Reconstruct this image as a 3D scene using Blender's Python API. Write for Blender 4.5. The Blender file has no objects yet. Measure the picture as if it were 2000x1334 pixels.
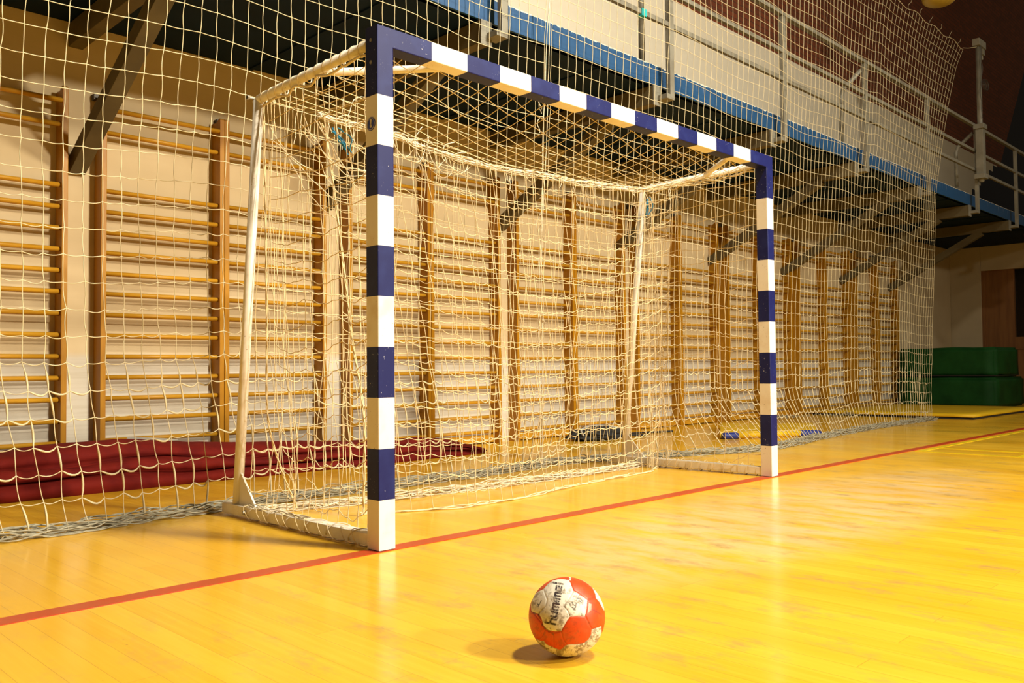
import bpy, bmesh, math, random
import numpy as np
from mathutils import Vector, Matrix, noise as mn

random.seed(7)
rng = np.random.default_rng(11)
S = bpy.context.scene
C = S.collection

# ------------------------------------------------------------------ camera
CAM = np.array([-2.023906, -2.764872, 0.707785])
CR = Vector((0.70752519, -0.7066302, -0.00904764))
CU = Vector((-0.01613707, -0.0289544, 0.99945047))
CF = Vector((0.70650385, 0.70699038, 0.03188891))
cd = bpy.data.cameras.new('camera')
cam = bpy.data.objects.new('camera', cd)
C.objects.link(cam)
cd.sensor_width = 36.0
cd.lens = 1692.27 / 2000 * 36.0
cd.clip_start = 0.05
cd.clip_end = 100
cam.matrix_world = Matrix(((CR.x, CU.x, -CF.x, CAM[0]), (CR.y, CU.y, -CF.y, CAM[1]), (CR.z, CU.z, -CF.z, CAM[2]), (0, 0, 0, 1)))
S.camera = cam

# ------------------------------------------------------------------ world, lamps, exposure
W = bpy.data.worlds.new('hall_air')
S.world = W
W.use_nodes = True
W.node_tree.nodes['Background'].inputs[0].default_value = (1.0, 0.80, 0.52, 1)
W.node_tree.nodes['Background'].inputs[1].default_value = 0.085
S.view_settings.view_transform = 'Standard'
S.view_settings.look = 'None'
S.view_settings.exposure = 0.27
S.view_settings.gamma = 1.0


def hall_lamp(x, y, z, watts, size, col=(1.0, 0.91, 0.72), aim=None, spread=180):
    l = bpy.data.lights.new('hall_lamp', 'AREA')
    l.shape = 'DISK'
    l.size = size
    l.energy = watts
    l.spread = math.radians(spread)
    l.color = col
    o = bpy.data.objects.new('hall_lamp', l)
    C.objects.link(o)
    o.location = (x, y, z)
    if aim:
        o.rotation_euler = (Vector(aim) - Vector((x, y, z))).to_track_quat('-Z', 'Y').to_euler()
    return o


hall_lamp(1.4, -3.0, 6.8, 460, 0.6)
hall_lamp(3.4, -8.5, 6.8, 330, 0.7, aim=(1.0, 2, 0.5), spread=110)
hall_lamp(4.5, -15.0, 6.6, 520, 0.8, aim=(1.2, 3, 2.0), spread=95)
hall_lamp(3.0, -6.0, 6.8, 150, 0.6)


# ------------------------------------------------------------------ materials
def N(t, kind, loc=(0, 0), **kw):
    n = t.nodes.new(kind)
    for k, v in kw.items():
        setattr(n, k, v)
    return n


def new_mat(name):
    m = bpy.data.materials.new(name)
    m.use_nodes = True
    t = m.node_tree
    b = t.nodes['Principled BSDF']
    return m, t, b


def mix(t, fac, a, b, mode='MIX'):
    n = t.nodes.new('ShaderNodeMix')
    n.data_type = 'RGBA'
    n.blend_type = mode
    for sock, v in ((n.inputs[0], fac), (n.inputs[6], a), (n.inputs[7], b)):
        if isinstance(v, bpy.types.NodeSocket):
            t.links.new(v, sock)
        elif isinstance(v, (int, float)):
            sock.default_value = v
        else:
            sock.default_value = (*v, 1)
    return n.outputs[2]


def math_n(t, op, a, b=None, c=None, clamp=False):
    n = t.nodes.new('ShaderNodeMath')
    n.operation = op
    n.use_clamp = clamp
    for i, v in enumerate((a, b, c)):
        if v is None:
            continue
        if isinstance(v, bpy.types.NodeSocket):
            t.links.new(v, n.inputs[i])
        else:
            n.inputs[i].default_value = v
    return n.outputs[0]


def ramp(t, v, lo, hi):
    n = t.nodes.new('ShaderNodeMapRange')
    n.interpolation_type = 'SMOOTHSTEP'
    t.links.new(v, n.inputs[0])
    n.inputs[1].default_value = lo
    n.inputs[2].default_value = hi
    return n.outputs[0]


def coords(t, scale=(1, 1, 1), rot=(0, 0, 0), world=False):
    if world:
        g = t.nodes.new('ShaderNodeNewGeometry')
        out = g.outputs['Position']
    else:
        out = t.nodes.new('ShaderNodeTexCoord').outputs['Object']
    m = t.nodes.new('ShaderNodeMapping')
    m.inputs['Scale'].default_value = scale
    m.inputs['Rotation'].default_value = rot
    t.links.new(out, m.inputs[0])
    return m.outputs[0]


def noise_n(t, vec, scale, detail=4, rough=0.55):
    n = t.nodes.new('ShaderNodeTexNoise')
    n.inputs['Scale'].default_value = scale
    n.inputs['Detail'].default_value = detail
    n.inputs['Roughness'].default_value = rough
    t.links.new(vec, n.inputs['Vector'])
    return n.outputs['Fac']


def bump(t, b, h, strength, dist=0.01):
    n = t.nodes.new('ShaderNodeBump')
    n.inputs['Strength'].default_value = strength
    n.inputs['Distance'].default_value = dist
    t.links.new(h, n.inputs['Height'])
    t.links.new(n.outputs[0], b.inputs['Normal'])


def simple(name, c1, c2=None, rough=0.5, scale=8, sc=(1, 1, 1), lo=0.35, hi=0.7, bmp=0.0, metal=0.0, world=True, detail=4):
    m, t, b = new_mat(name)
    v = coords(t, sc, world=world)
    f = noise_n(t, v, scale, detail)
    col = mix(t, ramp(t, f, lo, hi), c1, c2 or tuple(x * 0.8 for x in c1))
    t.links.new(col, b.inputs['Base Color'])
    b.inputs['Roughness'].default_value = rough
    b.inputs['Metallic'].default_value = metal
    if bmp:
        bump(t, b, f, bmp)
    return m


def chipped(name, col, chip, scuff, rough=0.35):
    """paint with small chips and scuffs"""
    m, t, b = new_mat(name)
    v = coords(t, world=True)
    f = noise_n(t, v, 9, 3)
    c = mix(t, ramp(t, f, 0.45, 0.75), col, scuff)
    g = noise_n(t, v, 120, 2)
    g2 = noise_n(t, v, 14, 2)
    k = math_n(t, 'MULTIPLY', ramp(t, g, 0.68, 0.71), ramp(t, g2, 0.5, 0.6))
    c = mix(t, k, c, chip)
    t.links.new(c, b.inputs['Base Color'])
    b.inputs['Roughness'].default_value = rough
    b.inputs['Specular IOR Level'].default_value = 0.3
    return m


M = {}
M['post_white'] = chipped('post_white_paint', (0.80, 0.76, 0.68), (0.22, 0.15, 0.08), (0.72, 0.64, 0.52))
M['post_blue'] = chipped('post_blue_paint', (0.003, 0.006, 0.080), (0.55, 0.55, 0.6), (0.008, 0.015, 0.11), 0.5)
M['frame_white'] = chipped('frame_white_paint', (0.84, 0.79, 0.70), (0.30, 0.20, 0.10), (0.74, 0.65, 0.52), 0.4)
M['steel'] = simple('dull_steel', (0.45, 0.42, 0.36), (0.25, 0.23, 0.2), rough=0.4, metal=0.8, scale=40)
M['bolt'] = simple('dark_bolt', (0.10, 0.09, 0.08), rough=0.5, metal=0.6, scale=40)
M['net_goal'] = simple('goal_net_twine', (0.74, 0.61, 0.38), (0.64, 0.49, 0.26), rough=0.9, scale=30)
M['net_hall'] = simple('curtain_net_twine', (0.64, 0.56, 0.38), (0.54, 0.45, 0.26), rough=0.9, scale=24)
M['net_dirty'] = simple('dirty_twine', (0.40, 0.37, 0.28), (0.22, 0.20, 0.14), rough=0.95, scale=30)
M['net_bundle'] = simple('worn_white_twine', (0.76, 0.68, 0.52), (0.60, 0.50, 0.34), rough=0.9, scale=40)
M['cord_blue'] = simple('blue_cord', (0.02, 0.22, 0.38), (0.01, 0.14, 0.3), rough=0.8, scale=60)
M['beam'] = simple('taupe_steel_paint', (0.135, 0.11, 0.06), (0.10, 0.08, 0.045), rough=0.5, scale=3)
M['rail'] = simple('grey_rail_paint', (0.20, 0.19, 0.155), (0.15, 0.14, 0.11), rough=0.45, scale=6)
M['soffit'] = simple('dark_navy_soffit', (0.005, 0.018, 0.055), (0.004, 0.013, 0.038), rough=0.7, scale=2)
M['maroon'] = simple('maroon_tarpaulin', (0.155, 0.010, 0.006), (0.105, 0.006, 0.005), rough=0.8, scale=6, bmp=0.25)
M['green'] = simple('green_mat_vinyl', (0.010, 0.065, 0.012), (0.006, 0.042, 0.008), rough=0.6, scale=2.5, bmp=0.15)
M['mat_yellow'] = simple('yellow_mat_vinyl', (0.74, 0.47, 0.008), (0.66, 0.40, 0.006), rough=0.5, scale=3)
M['mat_blue'] = simple('blue_mat_vinyl', (0.015, 0.03, 0.22), rough=0.5, scale=3)
M['dark_gap'] = simple('dark_rubber', (0.02, 0.015, 0.01), rough=0.8, scale=5)
M['bag'] = simple('black_fabric', (0.012, 0.011, 0.012), (0.02, 0.02, 0.02), rough=0.8, scale=20, bmp=0.3)
M['bag_edge'] = simple('pale_trim', (0.45, 0.42, 0.36), rough=0.8, scale=20)
M['red_line'] = simple('red_line_paint', (0.46, 0.042, 0.008), (0.42, 0.06, 0.015), rough=0.3, scale=7)
M['yellow_line'] = simple('yellow_line_paint', (0.75, 0.55, 0.01), rough=0.3, scale=7)
M['lamp_shell'] = simple('yellowed_lamp_bowl', (0.55, 0.38, 0.05), (0.45, 0.30, 0.03), rough=0.35, scale=2)
M['dark_window'] = simple('dark_glass', (0.008, 0.007, 0.007), rough=0.2, scale=3)
M['plaster_trim'] = simple('cream_plaster', (0.52, 0.42, 0.27), (0.47, 0.38, 0.24), rough=0.85, scale=1.5)
M['clad'] = simple('brown_wood_cladding', (0.26, 0.11, 0.03), (0.19, 0.075, 0.02), rough=0.5, scale=2.0, sc=(6, 6, 0.5))
M['label_blue'] = simple('sticker_blue', (0.02, 0.05, 0.42), rough=0.3, scale=10)
M['label_white'] = simple('sticker_white', (0.75, 0.68, 0.55), rough=0.3, scale=10)
M['tape'] = simple('teal_tape', (0.02, 0.42, 0.45), rough=0.5, scale=10)


def wood_mat(name, c1, c2, sc, rough=0.42):
    m, t, b = new_mat(name)
    v = coords(t, sc)
    f = noise_n(t, v, 6, 6, 0.6)
    v2 = coords(t, world=True)
    g = noise_n(t, v2, 1.1, 2)
    c = mix(t, ramp(t, f, 0.3, 0.7), c1, c2)
    c = mix(t, math_n(t, 'MULTIPLY', ramp(t, g, 0.35, 0.75), 0.45), c, tuple(x * 0.7 for x in c1))
    t.links.new(c, b.inputs['Base Color'])
    b.inputs['Roughness'].default_value = rough
    b.inputs['Specular IOR Level'].default_value = 0.25
    return m


M['bar_post'] = wood_mat('varnished_post_wood', (0.45, 0.21, 0.007), (0.36, 0.15, 0.005), (8, 8, 0.6))
M['bar_rung'] = wood_mat('varnished_rung_wood', (0.56, 0.29, 0.022), (0.46, 0.215, 0.012), (0.8, 10, 10))


def floor_mat():
    m, t, b = new_mat('parquet_floor')
    v = coords(t, rot=(0, 0, math.radians(90)), world=True)
    br = t.nodes.new('ShaderNodeTexBrick')
    t.links.new(v, br.inputs['Vector'])
    br.offset = 0.37
    br.offset_frequency = 3
    br.squash = 1.0
    br.inputs['Scale'].default_value = 1.0
    br.inputs['Brick Width'].default_value = 1.15
    br.inputs['Row Height'].default_value = 0.083
    br.inputs['Mortar Size'].default_value = 0.0009
    br.inputs['Mortar Smooth'].default_value = 0.3
    br.inputs['Color1'].default_value = (0.0, 0, 0, 1)
    br.inputs['Color2'].default_value = (1, 1, 1, 1)
    br.inputs['Mortar'].default_value = (0.2, 0.2, 0.2, 1)
    br.inputs['Bias'].default_value = 0.0
    sep = t.nodes.new('ShaderNodeSeparateColor')
    t.links.new(br.outputs['Color'], sep.inputs[0])
    tone = sep.outputs[0]
    c = mix(t, tone, (0.77, 0.46, 0.032), (0.70, 0.385, 0.018))
    gv = coords(t, (26, 0.9, 1), world=True)
    grain = noise_n(t, gv, 2.2, 6, 0.62)
    c = mix(t, math_n(t, 'MULTIPLY', ramp(t, grain, 0.35, 0.75), 0.55), c, (0.83, 0.51, 0.045))
    lv = coords(t, (1.2, 0.35, 1), world=True)
    patch = noise_n(t, lv, 1.6, 3)
    c = mix(t, math_n(t, 'MULTIPLY', ramp(t, patch, 0.42, 0.62), 0.5), c, (0.69, 0.35, 0.010))
    # mortar
    c = mix(t, math_n(t, 'MULTIPLY', br.outputs['Fac'], 0.55), c, (0.30, 0.13, 0.02))
    # grey scuffs, and a pale zone broken by noise in front of the goal
    g = t.nodes.new('ShaderNodeNewGeometry')
    sx = t.nodes.new('ShaderNodeSeparateXYZ')
    t.links.new(g.outputs['Position'], sx.inputs[0])
    X, Y = sx.outputs[0], sx.outputs[1]
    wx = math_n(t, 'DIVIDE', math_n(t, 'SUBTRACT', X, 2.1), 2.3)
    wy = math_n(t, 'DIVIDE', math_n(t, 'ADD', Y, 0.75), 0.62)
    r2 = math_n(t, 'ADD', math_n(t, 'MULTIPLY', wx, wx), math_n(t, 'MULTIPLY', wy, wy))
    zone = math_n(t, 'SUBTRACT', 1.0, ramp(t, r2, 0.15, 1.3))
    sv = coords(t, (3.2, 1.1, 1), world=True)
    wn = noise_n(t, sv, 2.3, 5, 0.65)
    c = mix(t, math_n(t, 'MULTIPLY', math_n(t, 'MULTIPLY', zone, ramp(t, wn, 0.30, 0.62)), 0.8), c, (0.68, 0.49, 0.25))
    wx2 = math_n(t, 'DIVIDE', math_n(t, 'SUBTRACT', X, 2.2), 3.6)
    wy2 = math_n(t, 'DIVIDE', math_n(t, 'ADD', Y, 1.0), 1.5)
    r3 = math_n(t, 'ADD', math_n(t, 'MULTIPLY', wx2, wx2), math_n(t, 'MULTIPLY', wy2, wy2))
    zone2 = math_n(t, 'SUBTRACT', 1.0, ramp(t, r3, 0.3, 1.3))
    dv = coords(t, (4.5, 2.2, 1), world=True)
    dn = noise_n(t, dv, 1.9, 6, 0.7)
    c = mix(t, math_n(t, 'MULTIPLY', math_n(t, 'MULTIPLY', ramp(t, dn, 0.50, 0.72), math_n(t, 'ADD', zone2, 0.22)), 0.55), c, (0.30, 0.21, 0.09))
    sp = noise_n(t, coords(t, (1.6, 1, 1), world=True), 22, 3, 0.6)
    c = mix(t, math_n(t, 'MULTIPLY', ramp(t, sp, 0.72, 0.78), 0.45), c, (0.16, 0.09, 0.03))
    t.links.new(c, b.inputs['Base Color'])
    rn = noise_n(t, coords(t, (1, 0.5, 1), world=True), 2.5, 5)
    rr = t.nodes.new('ShaderNodeMapRange')
    t.links.new(rn, rr.inputs[0])
    rr.inputs[1].default_value = 0.3
    rr.inputs[2].default_value = 0.75
    rr.inputs[3].default_value = 0.13
    rr.inputs[4].default_value = 0.30
    t.links.new(rr.outputs[0], b.inputs['Roughness'])
    b.inputs['Specular IOR Level'].default_value = 0.34
    h = math_n(t, 'ADD', math_n(t, 'MULTIPLY', br.outputs['Fac'], -0.7), math_n(t, 'MULTIPLY', tone, 0.12))
    bump(t, b, h, 0.15, 0.002)
    return m


def wall_mat():
    """cream plaster up to 5.28 m with a toothed end, dark brick above, dark navy colour beyond the teeth"""
    m, t, b = new_mat('hall_wall_paint_and_brick')
    g = t.nodes.new('ShaderNodeNewGeometry')
    s = t.nodes.new('ShaderNodeSeparateXYZ')
    t.links.new(g.outputs['Position'], s.inputs[0])
    X, Z = s.outputs[0], s.outputs[2]
    # bricks
    cmb = t.nodes.new('ShaderNodeCombineXYZ')
    t.links.new(X, cmb.inputs[0])
    t.links.new(Z, cmb.inputs[1])
    br = t.nodes.new('ShaderNodeTexBrick')
    t.links.new(cmb.outputs[0], br.inputs['Vector'])
    br.inputs['Scale'].default_value = 1.0
    br.inputs['Brick Width'].default_value = 0.25
    br.inputs['Row Height'].default_value = 0.075
    br.inputs['Mortar Size'].default_value = 0.006
    br.inputs['Color1'].default_value = (0.19, 0.042, 0.010, 1)
    br.inputs['Color2'].default_value = (0.13, 0.028, 0.007, 1)
    br.inputs['Mortar'].default_value = (0.065, 0.025, 0.011, 1)
    v = coords(t, world=True)
    pn = noise_n(t, v, 1.3, 4)
    plaster = mix(t, ramp(t, pn, 0.3, 0.7), (0.60, 0.475, 0.29), (0.54, 0.415, 0.24))
    sv = coords(t, (1.5, 1, 40), world=True)
    sn = noise_n(t, sv, 1.0, 3)
    plaster = mix(t, math_n(t, 'MULTIPLY', ramp(t, sn, 0.5, 0.8), 0.12), plaster, (0.42, 0.33, 0.2))
    # the lowest part was repainted white
    zr = math_n(t, 'ADD', Z, math_n(t, 'MULTIPLY', pn, 0.10))
    lowp = math_n(t, 'SUBTRACT', 1.0, ramp(t, zr, 0.84, 0.90))
    plaster = mix(t, lowp, plaster, mix(t, ramp(t, sn, 0.4, 0.8), (0.62, 0.57, 0.48), (0.55, 0.49, 0.39)))
    plaster = mix(t, math_n(t, 'GREATER_THAN', Z, 3.1), plaster, mix(t, pn, (0.74, 0.67, 0.54), (0.68, 0.61, 0.48)))
    z1 = math_n(t, 'GREATER_THAN', Z, 5.28)
    c = mix(t, z1, plaster, br.outputs['Color'])
    # toothed boundary: stepped in height
    zs = math_n(t, 'MULTIPLY', math_n(t, 'FLOOR', math_n(t, 'DIVIDE', Z, 0.15)), 0.15)
    lim = math_n(t, 'ADD', math_n(t, 'MULTIPLY', math_n(t, 'SUBTRACT', zs, 4.0), 2.0), 17.4)
    lim2 = math_n(t, 'ADD', math_n(t, 'MULTIPLY', math_n(t, 'SUBTRACT', Z, 5.28), 0.8), 20.1)
    low = math_n(t, 'GREATER_THAN', X, lim)
    hi = math_n(t, 'GREATER_THAN', X, lim2)
    navy = math_n(t, 'ADD', math_n(t, 'MULTIPLY', low, math_n(t, 'SUBTRACT', 1.0, z1)), math_n(t, 'MULTIPLY', hi, z1))
    navy = math_n(t, 'MULTIPLY', navy, math_n(t, 'GREATER_THAN', Z, 3.1), clamp=True)
    c = mix(t, navy, c, (0.008, 0.010, 0.022))
    t.links.new(c, b.inputs['Base Color'])
    b.inputs['Roughness'].default_value = 0.85
    hb = math_n(t, 'MULTIPLY', z1, br.outputs['Fac'])
    bump(t, b, math_n(t, 'SUBTRACT', math_n(t, 'MULTIPLY', pn, 0.15), hb), 0.3, 0.006)
    return m


def fascia_mat():
    m, t, b = new_mat('gallery_edge_blue_paint')
    g = t.nodes.new('ShaderNodeNewGeometry')
    s = t.nodes.new('ShaderNodeSeparateXYZ')
    t.links.new(g.outputs['Position'], s.inputs[0])
    v = coords(t, world=True)
    rag = noise_n(t, coords(t, (26, 1, 3), world=True), 1.0, 4)
    sc = noise_n(t, coords(t, (60, 1, 2), world=True), 1.0, 3)
    lim = math_n(t, 'ADD', math_n(t, 'MULTIPLY', rag, 0.035), 3.187)
    top = math_n(t, 'GREATER_THAN', s.outputs[2], lim)
    blue = mix(t, noise_n(t, v, 3, 3), (0.001, 0.042, 0.13), (0.0015, 0.055, 0.17))
    rub = math_n(t, 'MULTIPLY', ramp(t, sc, 0.6, 0.8), ramp(t, s.outputs[2], 3.10, 3.19))
    blue = mix(t, math_n(t, 'MULTIPLY', rub, 0.6), blue, (0.35, 0.38, 0.42))
    c = mix(t, top, blue, (0.62, 0.57, 0.46))
    t.links.new(c, b.inputs['Base Color'])
    b.inputs['Roughness'].default_value = 0.6
    return m


def vcol_mat(name, rough):
    m, t, b = new_mat(name)
    a = t.nodes.new('ShaderNodeVertexColor')
    a.layer_name = 'Col'
    n = noise_n(t, coords(t), 60, 4)
    c = mix(t, math_n(t, 'MULTIPLY', ramp(t, n, 0.45, 0.8), 0.25), a.outputs['Color'], (0.35, 0.16, 0.05))
    t.links.new(c, b.inputs['Base Color'])
    b.inputs['Roughness'].default_value = rough
    f = noise_n(t, coords(t), 400, 2)
    bump(t, b, f, 0.15, 0.0008)
    return m


for k in ('maroon', 'green', 'net_goal', 'net_hall', 'net_dirty', 'net_bundle', 'soffit', 'beam'):
    M[k].node_tree.nodes['Principled BSDF'].inputs['Specular IOR Level'].default_value = 0.12
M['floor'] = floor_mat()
M['wall'] = wall_mat()
M['fascia'] = fascia_mat()
M['ball'] = vcol_mat('ball_leather', 0.42)


# ------------------------------------------------------------------ object helpers
def tag(o, label=None, cat=None, group=None, kind=None):
    if label:
        o['label'] = label
    if cat:
        o['category'] = cat
    if group:
        o['group'] = group
    if kind:
        o['kind'] = kind
    return o


def thing(name, label, cat, loc=(0, 0, 0), group=None):
    o = bpy.data.objects.new(name, None)
    C.objects.link(o)
    o.location = loc
    o.empty_display_size = 0.1
    return tag(o, label, cat, group)


def link(name, me, mats, parent=None, smooth=False):
    if not isinstance(mats, (list, tuple)):
        mats = [mats]
    for m in mats:
        me.materials.append(m)
    if smooth:
        me.polygons.foreach_set('use_smooth', [True] * len(me.polygons))
    o = bpy.data.objects.new(name, me)
    C.objects.link(o)
    if parent is not None:
        o.parent = parent
    return o


class MB:
    """collects boxes, tubes and polygons into one mesh; coordinates are local to the parent"""

    def __init__(s):
        s.v, s.f, s.mi = [], [], []

    def face(s, idx, mi=0):
        s.f.append(tuple(idx))
        s.mi.append(mi)

    def box(s, a, b, mi=0):
        n = len(s.v)
        (x0, y0, z0), (x1, y1, z1) = a, b
        s.v += [(x0, y0, z0), (x1, y0, z0), (x1, y1, z0), (x0, y1, z0), (x0, y0, z1), (x1, y0, z1), (x1, y1, z1), (x0, y1, z1)]
        for q in ((0, 3, 2, 1), (4, 5, 6, 7), (0, 1, 5, 4), (1, 2, 6, 5), (2, 3, 7, 6), (3, 0, 4, 7)):
            s.face([n + i for i in q], mi)
        return s

    def hexa(s, p, mi=0):
        """eight corners: bottom four (ccw), top four"""
        n = len(s.v)
        s.v += [tuple(q) for q in p]
        for q in ((0, 3, 2, 1), (4, 5, 6, 7), (0, 1, 5, 4), (1, 2, 6, 5), (2, 3, 7, 6), (3, 0, 4, 7)):
            s.face([n + i for i in q], mi)
        return s

    def bar(s, p, q, w, h, up=(0, 0, 1), mi=0):
        p, q = Vector(p), Vector(q)
        d = (q - p).normalized()
        side = d.cross(Vector(up)).normalized()
        u = side.cross(d).normalized()
        a, b = side * w / 2, u * h / 2
        return s.hexa([p - a - b, p + a - b, q + a - b, q - a - b, p - a + b, p + a + b, q + a + b, q - a + b], mi)

    def tube(s, pts, r, seg=12, cap=True, mi=0, squash=1.0):
        pts = [Vector(p) for p in pts]
        rs = r if isinstance(r, (list, tuple)) else [r] * len(pts)
        n0 = len(s.v)
        ref = None
        for i, p in enumerate(pts):
            d = (pts[min(i + 1, len(pts) - 1)] - pts[max(i - 1, 0)]).normalized()
            if ref is None:
                ref = Vector((0, 0, 1)) if abs(d.z) < 0.9 else Vector((1, 0, 0))
            side = d.cross(ref).normalized()
            u = side.cross(d).normalized()
            ref = u
            for k in range(seg):
                a = 2 * math.pi * k / seg
                s.v.append(tuple(p + (side * math.cos(a) * squash + u * math.sin(a)) * rs[i]))
        for i in range(len(pts) - 1):
            for k in range(seg):
                a = n0 + i * seg + k
                b = n0 + i * seg + (k + 1) % seg
                s.face((a, b, b + seg, a + seg), mi)
        if cap:
            s.face([n0 + k for k in range(seg)][::-1], mi)
            s.face([n0 + (len(pts) - 1) * seg + k for k in range(seg)], mi)
        return s

    def build(s, name, mats, parent=None, smooth=False, bevel=0.0, bseg=2):
        me = bpy.data.meshes.new(name)
        me.from_pydata(s.v, [], s.f)
        me.polygons.foreach_set('material_index', s.mi)
        me.update()
        if bevel:
            bm = bmesh.new()
            bm.from_mesh(me)
            bmesh.ops.bevel(bm, geom=list(bm.edges), offset=bevel, segments=bseg, affect='EDGES', profile=0.7)
            bmesh.ops.recalc_face_normals(bm, faces=bm.faces)
            bm.to_mesh(me)
            bm.free()
        o = link(name, me, mats, parent, smooth)
        return o


def strands(name, lines, r, mats, parent=None, seg=5):
    """many cords as one mesh; lines = [(points Nx3, radius or radii), ...] or bare arrays"""
    V, F = [], []
    base = 0
    ang = np.arange(seg) * 2 * np.pi / seg
    ca, sa = np.cos(ang), np.sin(ang)
    for ln in lines:
        if isinstance(ln, tuple):
            P, rr = ln
        else:
            P, rr = ln, r
        P = np.asarray(P, float)
        n = len(P)
        if n < 2:
            continue
        T = np.gradient(P, axis=0)
        T /= np.linalg.norm(T, axis=1)[:, None] + 1e-12
        mean = np.abs(T.mean(axis=0))
        ref = np.array([0, 0, 1.0]) if mean[2] < 0.7 else np.array([0, 1.0, 0])
        A = np.cross(T, ref)
        A /= np.linalg.norm(A, axis=1)[:, None] + 1e-12
        B = np.cross(A, T)
        R = np.broadcast_to(np.asarray(rr, float), (n,))
        ring = P[:, None, :] + R[:, None, None] * (A[:, None, :] * ca[None, :, None] + B[:, None, :] * sa[None, :, None])
        V.append(ring.reshape(-1, 3))
        i = np.arange(n - 1)[:, None] * seg
        k = np.arange(seg)[None, :]
        k2 = (k + 1) % seg
        q = np.stack([i + k, i + k2, i + seg + k2, i + seg + k], axis=-1).reshape(-1, 4) + base
        F.append(q)
        base += n * seg
    V = np.concatenate(V)
    F = np.concatenate(F).astype(np.int32)
    me = bpy.data.meshes.new(name)
    me.vertices.add(len(V))
    me.vertices.foreach_set('co', V.astype(np.float32).ravel())
    me.loops.add(F.size)
    me.loops.foreach_set('vertex_index', F.ravel())
    me.polygons.add(len(F))
    me.polygons.foreach_set('loop_start', np.arange(len(F), dtype=np.int32) * 4)
    me.polygons.foreach_set('loop_total', np.full(len(F), 4, dtype=np.int32))
    me.update(calc_edges=True)
    me.validate()
    return link(name, me, mats, parent, smooth=True)


def wig(P, amp, freq=9.0, seed=0):
    """add smooth random wobble to a polyline"""
    P = np.array(P, float)
    d = np.concatenate([[0], np.cumsum(np.linalg.norm(np.diff(P, axis=0), axis=1))])
    ph = np.random.default_rng(seed).uniform(0, 6.28, (3, 3))
    out = P.copy()
    for a in range(3):
        out[:, a] += amp * (np.sin(d * freq + ph[a, 0]) * 0.5 + np.sin(d * freq * 2.3 + ph[a, 1]) * 0.35 + np.sin(d * freq * 5.1 + ph[a, 2]) * 0.2)
    return out


def path(pts, n):
    """resample a coarse polyline smoothly (Catmull-Rom)"""
    P = np.array(pts, float)
    P = np.vstack([2 * P[0] - P[1], P, 2 * P[-1] - P[-2]])
    k = len(P) - 3
    out = []
    for t in np.linspace(0, k - 1e-9, n):
        i = int(t)
        u = t - i
        a, b, c, d = P[i], P[i + 1], P[i + 2], P[i + 3]
        out.append(0.5 * (2 * b + (c - a) * u + (2 * a - 5 * b + 4 * c - d) * u * u + (3 * b - 3 * c + d - a) * u ** 3))
    return np.array(out)


def interp(xs, ys, x):
    return np.interp(x, xs, ys)


def copy_tree(o, parent=None):
    c = o.copy()
    C.objects.link(c)
    if parent is not None:
        c.parent = parent
    for ch in list(o.children):
        copy_tree(ch, c)
    return c


# ------------------------------------------------------------------ the hall
WY = 3.33
fl = MB()
fl.box((-7, -9, -0.1), (24, 3.6, 0.0))
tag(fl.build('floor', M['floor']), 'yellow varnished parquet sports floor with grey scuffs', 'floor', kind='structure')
wb = MB()
wb.box((-7, WY, -0.1), (24, WY + 0.25, 10.0))
tag(wb.build('wall_back', M['wall']), 'cream plastered hall wall behind the wall bars, dark brick above the gallery', 'wall', kind='structure')
we = MB()
we.box((16.6, 2.76, 0), (16.85, WY, 3.04))
we.box((16.6, -6, 2.56), (16.85, 2.76, 3.04))
tag(we.build('wall_right', M['plaster_trim'], bevel=0.01), 'cream pier and lintel at the far end under the gallery', 'wall', kind='structure')
dp = MB()
dp.box((16.66, -6, 0), (16.8, 2.19, 1.24))
dp.box((16.66, 2.19, 0), (16.8, 2.76, 2.56))
dp.box((16.63, 2.70, 0), (16.67, 2.76, 2.56))
dp.box((16.64, -6, 1.0), (16.66, 2.70, 1.03))
tag(dp.build('trim_1', M['clad']), 'brown wood cladding on the far end wall beside the dark window', 'cladding', kind='structure')
wn = MB()
wn.box((16.74, -6, 1.24), (16.78, 2.19, 2.56))
wino = tag(wn.build('window_1', M['dark_window']), 'dark window in the brown cladding at the far end', 'window', kind='structure')

# painted court lines
def line_strip(name, pts, w, m, label):
    b = MB()
    L = [Vector((x, y, 0.0015)) for x, y in pts]
    for i in range(len(L) - 1):
        b.bar(L[i], L[i + 1], w, 0.003)
    return tag(b.build(name, m), label, 'court line', kind='structure')


line_strip('trim_2', [(-7, 0.032), (24, 0.032)], 0.078, M['red_line'], 'red goal line painted across the floor through both goal posts')
yl = MB()
yl.box((5.38, -0.085, 0), (20, -0.035, 0.003))
yl.box((5.79, -7, 0), (5.83, -0.085, 0.0028))
yl.box((5.39, -7, 0), (5.43, -0.085, 0.0028))
yl.box((5.43, -0.83, 0), (5.79, -0.78, 0.0028))
yl.box((5.83, -0.83, 0), (20, -0.78, 0.0028))
tag(yl.build('trim_3', M['yellow_line']), 'thin yellow court lines right of the goal near the red line', 'court line', kind='structure')

# ------------------------------------------------------------------ gallery
gal = thing('gallery', 'long gallery deck with blue painted edge and dark underside above the wall bars', 'gallery', (0, 1.4, 3.04))
g = MB()
g.box((-7, 0.02, 0.0), (24, 1.925, 0.12))
for k in range(16):
    g.box((-6.5 + k * 1.93, 0.05, -0.012), (-6.5 + k * 1.93 + 0.03, 1.925, 0.0))
g.build('deck', M['soffit'], gal)
g = MB()
g.box((-7, 0.0, 0.0), (24, 0.06, 0.17))
g.build('fascia', M['fascia'], gal)

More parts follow.
